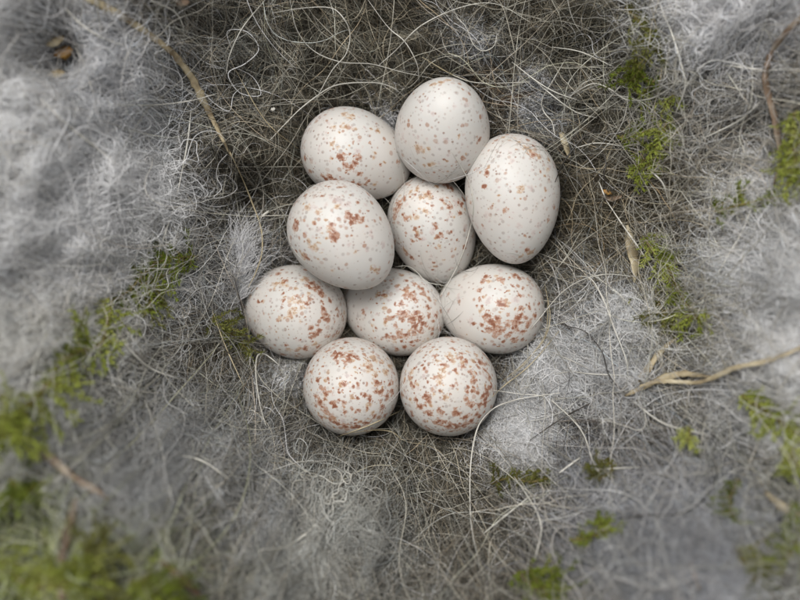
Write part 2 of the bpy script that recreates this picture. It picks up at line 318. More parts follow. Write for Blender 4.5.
# coarse copy of the eggs for draping
def coarse_bvh():
    V, F = [], []
    th = np.linspace(0.05, math.pi-0.05, 26); ph = np.linspace(0, 2*math.pi, 40, endpoint=False)
    for cen, ax, s, t, e in egg_info:
        b = len(V); xa, ra = egg_profile(th, e['L'], e['W'])
        for i in range(26):
            for j in range(40):
                V.append(tuple(cen+ax*xa[i]+ra[i]*(math.cos(ph[j])*s+math.sin(ph[j])*t)))
        for i in range(25):
            for j in range(40):
                F.append((b+i*40+j, b+(i+1)*40+j, b+(i+1)*40+(j+1) % 40, b+i*40+(j+1) % 40))
    return BVHTree.FromPolygons(V, F)
BVH = coarse_bvh()
def egg_top(x, y):
    h = BVH.ray_cast(Vector((x, y, 6)), Vector((0, 0, -1)))
    return h[0].z if h[0] is not None else -9
def inside_depth():
    "report how deep eggs sink into each other (development aid)"
    out = []
    for i, (c1, a1, s1, t1, e1) in enumerate(egg_info):
        for j, (c2, a2, s2, t2, e2) in enumerate(egg_info):
            if i == j: continue
            P = allV[i][::7]-c2; q = P@a2; ct = np.clip(q/(e2['L']/2), -1, 1); th = np.arccos(ct)
            r = np.linalg.norm(P-q[:, None]*a2, axis=1); _, rr = egg_profile(th, e2['L'], e2['W'])
            dep = np.where(np.abs(q) < e2['L']/2, rr-r, -1)
            if dep.max() > 0.01: out.append(('ABCDEFGHIJ'[i]+'ABCDEFGHIJ'[j], round(float(dep.max()), 3)))
    return out
print('penetrations', inside_depth())

# ------------------------------------------------------------------ the nest's height and colour
EC = np.array([i[0][:2] for i in egg_info])
def egg_dist(x, y):
    x = np.asarray(x, float); y = np.asarray(y, float)
    d = np.full(x.shape, 99.0)
    for c in EC: d = np.minimum(d, np.hypot(x-c[0], y-c[1]))
    return d-0.64
BUMPS = [  # px, py, sx, sy, height: woolly swellings and hollows of the wall
 (60, 190, 90, 130, 0.5), (52, 50, 26, 32, -1.3), (590, 330, 60, 62, 0.45), (525, 420, 40, 26, 0.42), (655, 545, 85, 75, 0.5),
 (250, 270, 26, 36, 0.25), (785, 290, 60, 90, 0.5), (200, 480, 110, 45, 0.35), (130, 300, 40, 30, -0.25), (330, 520, 60, 40, 0.2),
 (745, 10, 60, 25, 0.3), (610, 440, 30, 20, -0.3), (670, 60, 30, 40, -0.1), (300, 60, 60, 30, 0.15), (480, 40, 60, 30, 0.2), (720, 440, 30, 30, -0.3)]
_B = []
CX, CY = at(402, 268, 1.0)
def H(x, y):
    x = np.asarray(x, float); y = np.asarray(y, float)
    dx, dy = x-CX, y-CY; r = np.hypot(dx, dy); th = np.arctan2(dy, dx)
    c, s = np.cos(th), np.sin(th)
    span = 4.6-1.2*np.clip(-c, 0, 1)-0.9*np.clip(c, 0, 1)-1.1*np.clip(-s, 0, 1)
    hm = 2.5*np.clip(c, 0, 1)**1.3+3.3*np.clip(-c, 0, 1)**1.3+0.9*np.clip(s, 0, 1)**1.5+3.8*np.clip(-s, 0, 1)**1.5
    hm = np.maximum(hm, 0.8)
    ed = egg_dist(x, y)
    z = 0.62*smooth((ed+0.35)/0.75)+hm*smooth((r-1.95)/span)
    z = z-smooth((r-7.5)/5.5)*5.0
    for bx, by, sx, sy, h in _B: z = z+h*np.exp(-((x-bx)/sx)**2-((y-by)/sy)**2)
    w = smooth((ed-0.05)/0.7)
    return z+w*(1.05*(fbm(x, y, 1.1, 3)-0.5)+0.60*(fbm(x, y, 3.0, 9)-0.5))
def at_surf(px, py, off=0.0):
    z = 1.5
    for _ in range(12):
        x, y = at(px, py, z); z = 0.5*z+0.5*(float(H(x, y))+off)
    return float(x), float(y), z
def spot(a, b, c, d):
    x, y, z = at_surf(a, b); k = (ZC-z)/D/PX; return x, y, c*k, d*k
_B = [(*spot(a, b, c, d), h) for a, b, c, d, h in BUMPS]
ZONES = [ # px, py, sx, sy, weight, colour : where the lining is pale wool, dun hair, dark hair, plus shade painted into hollow, gaps and lower wall
 (30, 215, 92, 150, 1.2, (0.60, 0.59, 0.57)), (14, 20, 60, 50, 0.9, (0.60, 0.60, 0.61)), (105, 70, 38, 55, 0.7, (0.454, 0.454, 0.461)),  # pale entries dimmed: depth shade between wool puffs put into the underlay colour
 (100, 215, 30, 55, 0.6, (0.469, 0.477, 0.492)), (52, 50, 24, 30, 3.0, (0.101, 0.086, 0.058)), (30, 390, 50, 50, 0.6, (0.550, 0.540, 0.500)),  # darkest entry paints the shade of the top left hollow into its hair
 (165, 230, 34, 100, 0.8, (0.10, 0.092, 0.075)), (640, 215, 60, 55, 0.8, (0.13, 0.11, 0.075)), (380, 470, 130, 28, 0.7, (0.125, 0.115, 0.09)), (80, 430, 90, 22, 0.5, (0.12, 0.12, 0.08)), (592, 340, 36, 55, 0.8, (0.439, 0.439, 0.431)), (525, 420, 34, 24, 0.9, (0.560, 0.550, 0.540)),
 (795, 300, 36, 90, 0.95, (0.499, 0.492, 0.484)), (745, 12, 60, 26, 0.9, (0.484, 0.484, 0.484)), (655, 540, 80, 62, 0.75, (0.25, 0.25, 0.262)),
 (250, 275, 24, 36, 0.8, (0.499, 0.499, 0.507)), (200, 470, 110, 40, 0.7, (0.22, 0.22, 0.205)), (360, 560, 120, 40, 0.4, (0.21, 0.205, 0.185)),  # lower wall entries darkened, shading the cup wall by hair colour
 (310, 500, 60, 25, 0.5, (0.24, 0.235, 0.215)), (60, 560, 80, 45, 0.8, (0.260, 0.300, 0.120)), (10, 480, 30, 60, 0.8, (0.260, 0.300, 0.120)), (240, 570, 50, 25, 0.5, (0.115, 0.115, 0.086)), (770, 520, 50, 70, 0.35, (0.216, 0.223, 0.194)),
 (620, 60, 60, 60, 0.6, (0.115, 0.108, 0.082)), (330, 60, 70, 40, 0.5, (0.140, 0.130, 0.100)), (500, 100, 40, 20, 0.5, (0.115, 0.086, 0.058)),
 (200, 175, 50, 60, 0.4, (0.115, 0.105, 0.082)), (600, 210, 40, 50, 0.5, (0.158, 0.137, 0.094)), (680, 300, 45, 60, 0.5, (0.144, 0.130, 0.086)), (585, 430, 30, 40, 0.6, (0.101, 0.094, 0.086)),
 (720, 90, 50, 60, 0.45, (0.288, 0.281, 0.266)), (730, 170, 40, 40, 0.4, (0.302, 0.288, 0.259)), (470, 45, 26, 20, 0.5, (0.302, 0.310, 0.317)), (700, 390, 60, 16, 0.4, (0.324, 0.310, 0.274)),
 (540, 110, 24, 24, 0.5, (0.480, 0.490, 0.500)), (230, 60, 60, 40, 0.4, (0.259, 0.252, 0.223)), (720, 450, 50, 40, 0.4, (0.158, 0.158, 0.144))]
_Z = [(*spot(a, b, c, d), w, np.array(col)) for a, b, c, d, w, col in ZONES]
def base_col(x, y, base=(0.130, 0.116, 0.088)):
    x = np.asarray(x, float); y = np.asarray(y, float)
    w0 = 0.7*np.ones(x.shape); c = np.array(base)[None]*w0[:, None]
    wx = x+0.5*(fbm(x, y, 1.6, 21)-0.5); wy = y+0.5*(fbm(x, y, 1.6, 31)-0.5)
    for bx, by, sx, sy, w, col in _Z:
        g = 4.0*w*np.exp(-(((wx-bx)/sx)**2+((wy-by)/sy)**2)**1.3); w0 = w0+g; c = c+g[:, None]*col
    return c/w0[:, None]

# ------------------------------------------------------------------ strands
def flow(x, y, amt=2.2):
    "direction in which the lining is matted: round the cup near the eggs, every way further off"
    tang = np.arctan2(y-CY, x-CX)+math.pi/2
    return tang+amt*math.pi*(fbm(x, y, 0.9, 55)-0.5)
def strands(x0, y0, th0, length, K, curl, off0, lift, rad, seed, wob=0.06, fine=0.0):
    r = np.random.default_rng(seed); n = len(x0)
    s = np.linspace(0, 1, K)[None]; ds = length[:, None]/(K-1)
    k0 = r.normal(0, 1, (n, 1))*curl
    th = th0[:, None]+k0*s+curl*0.7*np.sin(2*math.pi*(s*r.uniform(0.6, 1.6, (n, 1))+r.random((n, 1))))*r.normal(0, 1, (n, 1))
    if fine: th = th+fine*np.sin(2*math.pi*(s*r.uniform(2, 4, (n, 1))+r.random((n, 1))))*r.normal(0, 1, (n, 1))
    x = x0[:, None]+np.cumsum(np.cos(th)*ds, 1)-0.5*length[:, None]*np.cos(th0)[:, None]
    y = y0[:, None]+np.cumsum(np.sin(th)*ds, 1)-0.5*length[:, None]*np.sin(th0)[:, None]
    z = H(x.ravel(), y.ravel()).reshape(n, K)
    z = (z+np.roll(z, 1, 1)+np.roll(z, -1, 1))/3 if K > 4 and False else z
    z = z+off0[:, None]+lift[:, None]*np.sin(math.pi*s)+wob*np.sin(2*math.pi*(s*r.uniform(1, 3, (n, 1))+r.random((n, 1))))
    # keep off the eggs: nothing rises above the shoulder of an egg it crosses
    ed = egg_dist(x.ravel(), y.ravel()).reshape(n, K)
    z = np.where(ed < 0.02, np.minimum(z, 0.62+0.0*z), z)
    R = rad[:, None]*(0.15+0.85*np.sin(math.pi*np.clip(s, 0, 1))**0.6)
    return np.stack([x, y, z], -1), R
def tint(P, r, spread=0.28, gain=1.0, warm=0.06, mix=1.0, pure=None):
    m = P.shape[1]//2
    c = base_col(P[:, m, 0], P[:, m, 1]) if pure is None else np.tile(np.array(pure), (len(P), 1))
    g = np.exp(r.normal(0, spread, (len(P), 1)))*gain
    if pure is None:       # lining hair: many dark hairs, some pale ones
        u = r.random((len(P), 1)); woolly = smooth((c.max(1)[:, None]-0.30)/0.25)
        g = g*(np.where(u < 0.5, 0.45, np.where(u < 0.8, 1.1, 2.6))*(1-woolly)+woolly)
    c = c*g; w = r.normal(0, warm, (len(P), 1)); c = c*np.concatenate([1+w, 1+0*w, 1-w], 1)
    return np.clip(c, 0.01, 0.85)
XR, YR = (-6.6, 6.6), (-5.2, 5.2)
def patchy(x, y): return 0.06+0.94*smooth((fbm(x, y, 2.4, 801, 4)-0.36)/0.22)
def scatter(n, seed, dens=patchy):
    r = np.random.default_rng(seed); x = r.uniform(*XR, n*3); y = r.uniform(*YR, n*3)
    keep = egg_dist(x, y) > -0.12
    if dens is not None: keep &= r.random(n*3) < dens(x, y)
    return x[keep][:n], y[keep][:n], r
def locks(n_lock, per, seed, spread, length, dth=0.18, dens=patchy):
    x, y, r = scatter(n_lock, seed, dens); th = flow(x, y)+r.normal(0, 0.7, len(x))
    x = np.repeat(x, per)+r.normal(0, spread, len(x)*per); y = np.repeat(y, per)+r.normal(0, spread, len(y)*per)
    th = np.repeat(th, per)+r.normal(0, dth, len(x)); ln = length*np.exp(r.normal(0, 0.3, len(x)))
    br = np.repeat(np.exp(r.normal(0, 0.28, len(x)//per)), per)
    return x, y, th, ln, br, r

nest = empty('bird_nest', CX, CY, float(H(CX, CY))-0.6)
tag(nest, 'deep cup nest of matted grey hair and wool that holds the whole clutch of eggs', 'nest')

# the felted wall below the loose lining
gx = np.linspace(-13, 13, 261); gy = np.linspace(-12, 12, 241)
GX, GY = np.meshgrid(gx, gy, indexing='ij'); GZ = H(GX, GY)-0.06+0.05*fbm(GX, GY, 14, 71)
V = np.stack([GX, GY, GZ], -1).reshape(-1, 3); nx, ny = len(gx), len(gy)
idx = np.arange(nx*ny).reshape(nx, ny)
F = np.stack([idx[:-1, :-1], idx[1:, :-1], idx[1:, 1:], idx[:-1, 1:]], -1).reshape(-1, 4)
mesh_np('felted_wall', V, F, M_felt, nest)

Q = 1.0
# 1 matted fine hair, in locks and loose
x, y, th, ln, br, r = locks(int(3600*Q), 15, 201, 0.09, 1.1)
P1, R1 = strands(x, y, th, ln, 10, 1.0, r.uniform(-0.02, 0.16, len(x)), r.uniform(0, 0.14, len(x)), r.uniform(0.0014, 0.0030, len(x)), 1, 0.03, 0.35)
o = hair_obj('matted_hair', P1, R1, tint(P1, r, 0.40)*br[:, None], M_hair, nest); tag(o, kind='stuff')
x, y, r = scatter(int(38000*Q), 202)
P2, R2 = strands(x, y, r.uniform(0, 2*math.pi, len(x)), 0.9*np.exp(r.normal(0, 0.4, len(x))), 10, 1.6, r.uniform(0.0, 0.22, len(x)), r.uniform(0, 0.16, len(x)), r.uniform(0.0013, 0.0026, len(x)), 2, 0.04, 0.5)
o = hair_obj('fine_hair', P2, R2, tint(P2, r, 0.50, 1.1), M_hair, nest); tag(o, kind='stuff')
# 2 longer hairs wound round the cup
x, y, r = scatter(int(9000*Q), 203)
P3, R3 = strands(x, y, flow(x, y, 1.6)+r.normal(0, 0.8, len(x)), 2.2*np.exp(r.normal(0, 0.35, len(x))), 16, 1.1, r.uniform(0.08, 0.34, len(x)), r.uniform(0, 0.16, len(x)), r.uniform(0.0018, 0.0036, len(x)), 3, 0.05, 0.15)
o = hair_obj('wound_hair', P3, R3, tint(P3, r, 0.60, 1.25), M_hair, nest); tag(o, kind='stuff')
x, y, r = scatter(int(900*Q), 204)
P4, R4 = strands(x, y, r.uniform(0, 2*math.pi, len(x)), 3.0*np.exp(r.normal(0, 0.35, len(x))), 22, 0.5, r.uniform(0.18, 0.42, len(x)), r.uniform(0, 0.2, len(x)), r.uniform(0.0025, 0.0050, len(x)), 4, 0.06)
o = hair_obj('loose_hair', P4, R4, np.clip(tint(P4, r, 0.35, 1.0)*0.5+0.5*np.array((0.56, 0.54, 0.46))*np.exp(r.normal(0, 0.35, (len(x), 1))), 0.02, 0.8), M_hair, nest); tag(o, kind='stuff')

# 3 wisps standing off the rim, nearer the lens
x, y, r = scatter(1300, 205, lambda x, y: smooth((H(x, y)-1.3)/1.5)*(0.25+0.75*smooth((fbm(x, y, 1.2, 640)-0.4)/0.2)))
P5, R5 = strands(x, y, flow(x, y, 2.0)+r.normal(0, 0.6, len(x)), 2.0*np.exp(r.normal(0, 0.35, len(x))), 14, 1.0, r.uniform(0.35, 0.8, len(x)), r.uniform(0, 0.25, len(x)), r.uniform(0.0020, 0.0048, len(x)), 6, 0.07)
o = hair_obj('rim_wisps', P5, R5, np.clip(base_col(P5[:, 7, 0], P5[:, 7, 1])*1.25*np.exp(r.normal(0, 0.4, (len(x), 1)))+0.05, 0.02, 0.85), M_wool, nest); tag(o, kind='stuff')

# ------------------------------------------------------------------ wool tufts (things that could be pulled out one by one)
HOLES = [(52, 46, 34), (60, 70, 22), (36, 140, 12), (148, 255, 22), (50, 385, 14), (585, 425, 24), (572, 400, 10), (505, 385, 12), (700, 460, 18), (90, 440, 16), (240, 560, 24), (650, 300, 14), (755, 545, 22)]
def wool_tuft(px, py, sx, sy, ang, n, col, label, seed, thick=0.35, rad=0.0030, length=0.8, curl=1.9, aligned=0.0, off=0.05, cat='wool', name='wool_tuft'):
    r = np.random.default_rng(seed); cx, cy, cz = at_surf(px, py, 0)
    ca, sa = math.cos(math.radians(ang)), math.sin(math.radians(ang))
    area = math.pi*sx*sy/PX**2; m = max(4, int(area*9))                      # the wad is a heap of small puffs
    q = r.normal(0, 0.5, (m*2, 2)); q = q[np.hypot(q[:, 0], q[:, 1]) < 1.15][:m]; m = len(q)
    pr = np.clip(r.lognormal(-1.45, 0.38, m), 0.10, 0.55)*min(1.0, 0.5+min(sx, sy)/60)
    pu, pv = q[:, 0]*sx/PX, q[:, 1]*sy/PX
    pxx, pyy = cx+pu*ca-pv*sa, cy+pu*sa+pv*ca
    pb = np.exp(r.normal(0, 0.17, m)); ph = r.random(m)*thick*0.7; pt = r.uniform(0, 6.283, m)
    k = r.choice(m, n, p=pr**1.7/(pr**1.7).sum()); g = r.normal(0, 0.55, (n, 2)); free = r.random(n) < 0.25
    g = np.where(free[:, None], g*2.2, g); d = np.hypot(g[:, 0], g[:, 1])
    x = pxx[k]+g[:, 0]*pr[k]; y = pyy[k]+g[:, 1]*pr[k]
    dome = np.sqrt(np.clip(1-(d/1.25)**2, 0, 1))*pr[k]*0.9
    lk = np.floor(r.random(n)*9).astype(int)                                 # a few locks in every puff share a direction
    th = np.where(free, r.uniform(0, 6.283, n), np.where(r.random(n) < 0.5, np.arctan2(g[:, 1], g[:, 0])+math.pi/2, pt[k]+lk*2.3)+r.normal(0, 0.3, n))
    keep = (egg_dist(x, y) > -0.04) & (r.random(n) < 0.25+0.75*smooth((fbm(x, y, 3.2, seed+11, 4)-0.30)/0.22))
    for hx, hy, hr in HOLES:
        qx, qy = at(hx, hy, float(np.median(H(x, y)))); keep &= r.random(n) < smooth((np.hypot(x-qx, y-qy)*PX/hr-0.75)/0.6)
    x, y, th, k, dome, free = x[keep], y[keep], th[keep], k[keep], dome[keep], free[keep]; n = len(x)
    ln = length*np.exp(r.normal(0, 0.35, n))*np.where(free, 1.3, np.clip(pr[k]*2.6, 0.35, 1.0))
    wd = r.random(n)**3
    P, R = strands(x, y, th, ln, 10, curl*0.8, off+ph[k]+dome*r.random(n)**0.6, 0.03+0.05*r.random(n), (0.55+1.5*wd)*rad, seed+1, 0.03, 0.5)
    T = tint(P, r, 0.16, 1.0, 0.02, pure=col)*((0.80+0.40*fbm(x, y, 3.0, seed+3))*pb[k]*(0.88+0.3*wd))[:, None]
    P = P-np.array([cx, cy, cz])
    o = hair_obj(name, P, R, np.clip(T, 0, 0.85), M_wool); o.location = (cx*U, cy*U, cz*U)
    return tag(o, label, cat, 'wads of pale wool matted into the nest')
TUFTS = [
 (58, 225, 100, 118, 0, 24000, (0.850, 0.850, 0.850), 'biggest wad of pale fluffy wool, on the left wall above the green moss', {}),
 (12, 70, 90, 42, 75, 9000, (0.880, 0.880, 0.880), 'whitish wool in the top left corner beside a dark hollow with ochre husks', {}),
 (104, 72, 62, 30, 80, 5500, (0.779, 0.791, 0.814), 'thin veil of grey wool hanging to the right of the hollow with ochre husks', {'thick': 0.25}),
 (20, 360, 60, 60, 60, 4500, (0.732, 0.720, 0.673), 'cream grey wool at the left edge just above the bright green moss', {}),
 (592, 345, 62, 40, 62, 9000, (0.732, 0.732, 0.732), 'flat pad of grey wool just right of the lower right egg', {'thick': 0.15, 'rad': 0.0021, 'length': 0.55}),
 (528, 420, 40, 19, 28, 7000, (0.708, 0.708, 0.708), 'small sausage-shaped wad of grey wool below the rust-patched egg', {'thick': 0.25, 'length': 0.4, 'rad': 0.0021, 'off': 0.12}),
 (788, 290, 105, 46, 85, 12000, (0.850, 0.850, 0.838), 'tall pale wool mass on the right edge beside the rusty stalk', {}),
 (750, 10, 75, 30, 0, 6000, (0.802, 0.802, 0.814), 'blurred white wool in the top right corner', {}),
 (650, 545, 88, 66, 10, 9000, (0.37, 0.375, 0.39), 'large soft bluish grey wool wad at the bottom right under a looping dark hair', {}),
 (205, 470, 120, 40, -20, 6000, (0.46, 0.46, 0.45), 'long grey wool veil over the lower left wall', {'thick': 0.3}),
 (320, 545, 110, 36, 5, 4500, (0.414, 0.414, 0.387), 'blurred grey wool drift along the bottom edge of the nest', {'thick': 0.3}),
 (540, 108, 22, 24, 0, 1100, (0.708, 0.720, 0.743), 'wisp of bluish white fluff right beside the long oval egg', {'thick': 0.15, 'length': 0.4}),
 (470, 42, 26, 16, 80, 900, (0.649, 0.661, 0.684), 'little puff of grey fluff above the topmost egg', {'thick': 0.12, 'length': 0.4}),
 (392, 128, 12, 18, 60, 900, (0.779, 0.779, 0.791), 'white fluff squeezed between the two uppermost eggs', {'thick': 0.3, 'length': 0.3, 'off': 0.15}),
 (285, 375, 34, 12, 20, 1300, (0.732, 0.732, 0.732), 'thin white fluff below the leftmost egg', {'thick': 0.12, 'length': 0.4}),
 (720, 385, 70, 18, 8, 2600, (0.468, 0.468, 0.459), 'narrow grey wool strip lying over the straw at the right', {'thick': 0.2, 'off': 0.1}),
]
for i, (a, b, c, d, ang, n, col, lab, kw) in enumerate(TUFTS):
    wool_tuft(a, b, c, d, ang, n, col, lab, 300+i*17, **kw)

# ------------------------------------------------------------------ single long hairs
def spline(pts, n):
    P = np.array(pts, float); P = np.vstack([2*P[0]-P[1], P, 2*P[-1]-P[-2]]); out = []
    seg = len(P)-3
    for t in np.linspace(0, seg-1e-6, n):
        i = int(t); f = t-i; a, b, c, d = P[i:i+4]
        out.append(0.5*((2*b)+(c-a)*f+(2*a-5*b+4*c-d)*f*f+(3*b-a-3*c+d)*f**3))
    return np.array(out)
def tube(path, rad, sides=5, flat=None, twist=0.0):
    "path (n,3), rad (n) -> verts, faces; flat scales the height of the cross section"
    n = len(path); T = np.gradient(path, axis=0); T /= np.linalg.norm(T, axis=1)[:, None]+1e-9
    up = np.array([0, 0, 1.0]); S = np.cross(T, up); S /= np.linalg.norm(S, axis=1)[:, None]+1e-9; N = np.cross(S, T)
    a = np.linspace(0, 2*math.pi, sides, endpoint=False); V = []
    tw = np.linspace(0, twist, n)
    for i in range(n):
        c, s = math.cos(tw[i]), math.sin(tw[i]); S2 = S[i]*c+N[i]*s; N2 = N[i]*c-S[i]*s
        V.append(path[i]+rad[i]*(np.cos(a)[:, None]*S2+np.sin(a)[:, None]*N2*(flat or 1)))
    V = np.concatenate(V); F = []
    for i in range(n-1):
        for j in range(sides):
            F.append((i*sides+j, i*sides+(j+1) % sides, (i+1)*sides+(j+1) % sides, (i+1)*sides+j))
    F.append(tuple(range(sides))[::-1]); F.append(tuple((n-1)*sides+k for k in range(sides)))
    return V, F
def drape(pts, off, n=None, over=True):
    seg = np.hypot(*np.diff(np.array(pts, float), axis=0).T).sum(); n = n or max(12, int(seg/4))
    sp = spline(pts, n); W = np.zeros((n, 3)); wob = np.random.default_rng(int(seg*10)).random(3)
    for i, (a, b) in enumerate(sp):
        z = 1.4
        for _ in range(8):
            x, y = at(a, b, z); hz = float(H(x, y))+off+0.05*math.sin(6*i/n*math.pi*wob[0]+wob[1]*6)
            if over: hz = max(hz, egg_top(float(x), float(y))+0.02)
            z = 0.4*z+0.6*hz
        W[i] = x, y, z
    for _ in range(14):
        z = W[:, 2].copy(); z[1:-1] = np.maximum(z[1:-1], (z[:-2]+z[2:])/2-0.004); W[:, 2] = z
    z = W[:, 2]
    for _ in range(2): z[1:-1] = (z[:-2]+2*z[1:-1]+z[2:])/4
    # keep the pixels after the height changed
    for i, (a, b) in enumerate(sp): W[i, :2] = at(a, b, W[i, 2])
    return W
def hair_mesh(pts, r, mat, off=0.42, parent=None, over=True, name='hair_strand'):
    W = drape(pts, off, over=over); n = len(W); s = np.linspace(0, 1, n)
    rad = 0.88*r/PX*(0.12+0.88*np.sin(math.pi*(0.03+0.94*s))**0.6)*(1+0.12*np.sin(s*23+r*9))
    V, F = tube(W, rad, 5)
    o = mesh_np(name, V, F, mat, parent)
    if parent is None: rebase(o, *W[0])
    return o
LOOSE = [ # hairs lying loose on top of the eggs or lining: single things
 ([(451,151),(460,165),(469,182),(473,200),(473,215),(471,225),(465,247),(457,267),(447,285),(440,297)], 0.62, M_white, 'pale hair lying across the long oval egg and down past the low middle egg'),
 ([(270,140),(285,124),(299,110),(314,98),(331,87),(350,83),(378,83),(395,89),(407,99)], 0.75, M_white, 'white hair arching over the upper left egg to touch the topmost egg'),
 ([(272,13),(304,8),(331,8),(344,19),(350,34),(346,54),(333,69),(322,88),(316,100)], 0.6, M_white, 'pale hair bent like a walking stick above the upper left egg'),
 ([(560,393),(530,397),(512,401),(493,409),(478,427),(471,461),(470,500),(472,530),(480,566)], 0.85, M_white, 'thick white hair curving down from the small wool sausage to the bottom edge'),
 ([(567,98),(591,84),(608,88),(628,100),(655,97),(682,79)], 0.85, M_white, 'wavy white hair in an S above and right of the long oval egg'),
 ([(658,0),(665,18),(672,34),(683,71),(685,88),(675,115)], 1.0, M_white, 'thick pale hair hanging from the top edge right of the dark moss'),
 ([(574,276),(591,279),(604,301),(614,328),(626,359),(628,375)], 0.8, M_white, 'white hair bending down over the flat grey wool pad'),
 ([(606,200),(624,227),(641,251),(655,273)], 0.9, M_white, 'straight white hair slanting over the tan leaf flake'),
 ([(557,323),(572,327),(587,333),(602,352),(609,375),(624,392),(640,404)], 0.7, M_black, 'dark hair wriggling down across the flat grey wool pad'),
 ([(717,440),(713,456),(717,474),(705,498),(682,513),(640,516),(610,520)], 0.8, M_black, 'looping dark hair over the bluish grey wool wad at the bottom right'),
 ([(266,426),(260,405),(256,377),(257,357),(264,354),(272,359),(280,366)], 0.85, M_white, 'pale hair hooked like a shepherd crook below the leftmost egg'),
 ([(230,152),(243,180),(253,205),(261,228),(262,252),(256,272),(248,288)], 0.85, M_tan, 'long hair running from the tan stalk tip down to the leftmost egg'),
 ([(40,98),(68,125),(98,149),(118,165),(149,200)], 1.3, M_white, 'blurred straight white hair across the wool on the left wall'),
 ([(754,200),(743,230),(729,254),(714,281)], 1.1, M_white, 'pale hair slanting beside the pale wool mass at the right'),
 ([(454,15),(466,27),(473,44),(483,51),(494,46),(497,34)], 0.6, M_white, 'pale hair curled like a fish hook above the topmost egg'),
]
for pts, r, mt, lab in LOOSE:
    tag(hair_mesh(pts, r, mt, off=0.50, name='hair_strand'), lab, 'hair', 'single loose hairs lying on the nest')
WOVEN = [
 ([(290,0),(297,30),(314,51),(341,62),(371,64),(402,72),(435,79)], .55, 0), ([(427,60),(455,76),(480,83),(530,82)], .6, 0), ([(368,0),(388,27),(405,42),(417,64),(419,83)], .6, 0),
 ([(378,66),(395,51),(422,25),(462,7),(496,4),(530,22)], .6, 0), ([(422,57),(449,73),(469,81)], .6, 1), ([(512,62),(535,80),(555,92),(580,101)], .7, 0),
 ([(565,60),(552,82),(542,100),(544,112),(552,122),(555,137)], .7, 0), ([(395,267),(407,266),(417,272),(427,282),(447,286)], .6, 0), ([(552,235),(562,247),(572,265)], .6, 0),
 ([(492,390),(520,394),(545,397),(562,410),(580,427)], .6, 0), ([(552,352),(570,360),(590,369)], .6, 0), ([(537,379),(567,372),(591,374),(631,377),(672,389)], .8, 0),
 ([(552,47),(581,52),(614,67)], .7, 0), ([(692,88),(687,135),(678,189)], .6, 2), ([(555,182),(564,162),(581,140),(597,128)], 1.0, 2), ([(590,142),(601,150),(606,162),(604,176),(608,192)], 1.0, 2),
 ([(648,169),(662,182),(668,200)], .8, 0), ([(599,182),(606,200)], .8, 0), ([(530,76),(547,91),(574,111),(597,118)], .7, 0), ([(191,111),(187,145),(177,196)], .9, 0),
 ([(73,44),(84,64),(93,93)], 1.3, 0), ([(108,105),(152,105),(189,101),(219,93)], .7, 0), ([(265,0),(243,27),(230,54),(226,74)], .7, 0), ([(59,2),(81,24),(101,37),(125,46)], 1.3, 0),
 ([(174,207),(165,234),(157,261)], 1.1, 0), ([(118,332),(132,352),(152,369),(179,379)], 1.2, 0), ([(337,437),(370,425),(402,410)], .6, 1), ([(350,433),(375,430),(392,432),(402,440)], .55, 1),
 ([(32,498),(68,471),(108,434)], 1.3, 0), ([(78,600),(121,567)], 1.5, 0), ([(145,400),(159,440),(172,498)], 1.3, 0), ([(260,550),(290,545),(327,515),(351,488)], 1.6, 0),
 ([(484,533),(530,496)], 1.2, 0), ([(552,400),(581,430),(594,464),(604,478)], .9, 0), ([(631,400),(665,424),(709,435)], 1.1, 0), ([(559,473),(581,457)], 1.2, 0), ([(530,440),(564,417),(597,400)], .8, 2),
 ([(150,0),(175,12),(185,30)], .8, 0), ([(158,452),(200,460),(230,480)], 1.0, 0), ([(243,385),(225,345),(212,310)], .6, 1), ([(205,300),(215,335),(240,365),(262,385)], .6, 2), ([(243,357),(247,335),(240,300),(232,270)], .6, 2),
 ([(560,330),(530,365),(505,385),(492,397)], .6, 1), ([(548,300),(545,335),(525,362),(500,383)], .5, 1), ([(545,285),(550,320),(538,350),(510,378)], .5, 1), ([(700,240),(705,290),(690,330)], .9, 0), ([(640,330),(655,315),(668,300)], .9, 0),
 ([(680,190),(712,235),(722,262)], .7, 0), ([(700,140),(740,120),(762,100)], 1.0, 0), ([(720,65),(765,70)], 1.1, 0), ([(725,70),(745,100)], .9, 0), ([(650,0),(662,60),(655,110),(668,150)], .5, 1),
 ([(300,150),(265,120),(230,60)], .45, 1), ([(590,470),(640,467)], .9, 0), ([(510,470),(540,520),(535,560)], .9, 0), ([(640,150),(600,143),(575,148)], .7, 0), ([(530,330),(565,290),(600,275),(640,277)], .7, 0),
]
for pts, r, k in WOVEN:
    hair_mesh(pts, r, (M_white, M_tan, M_black)[k], off=0.44, parent=nest, name='woven_strand')

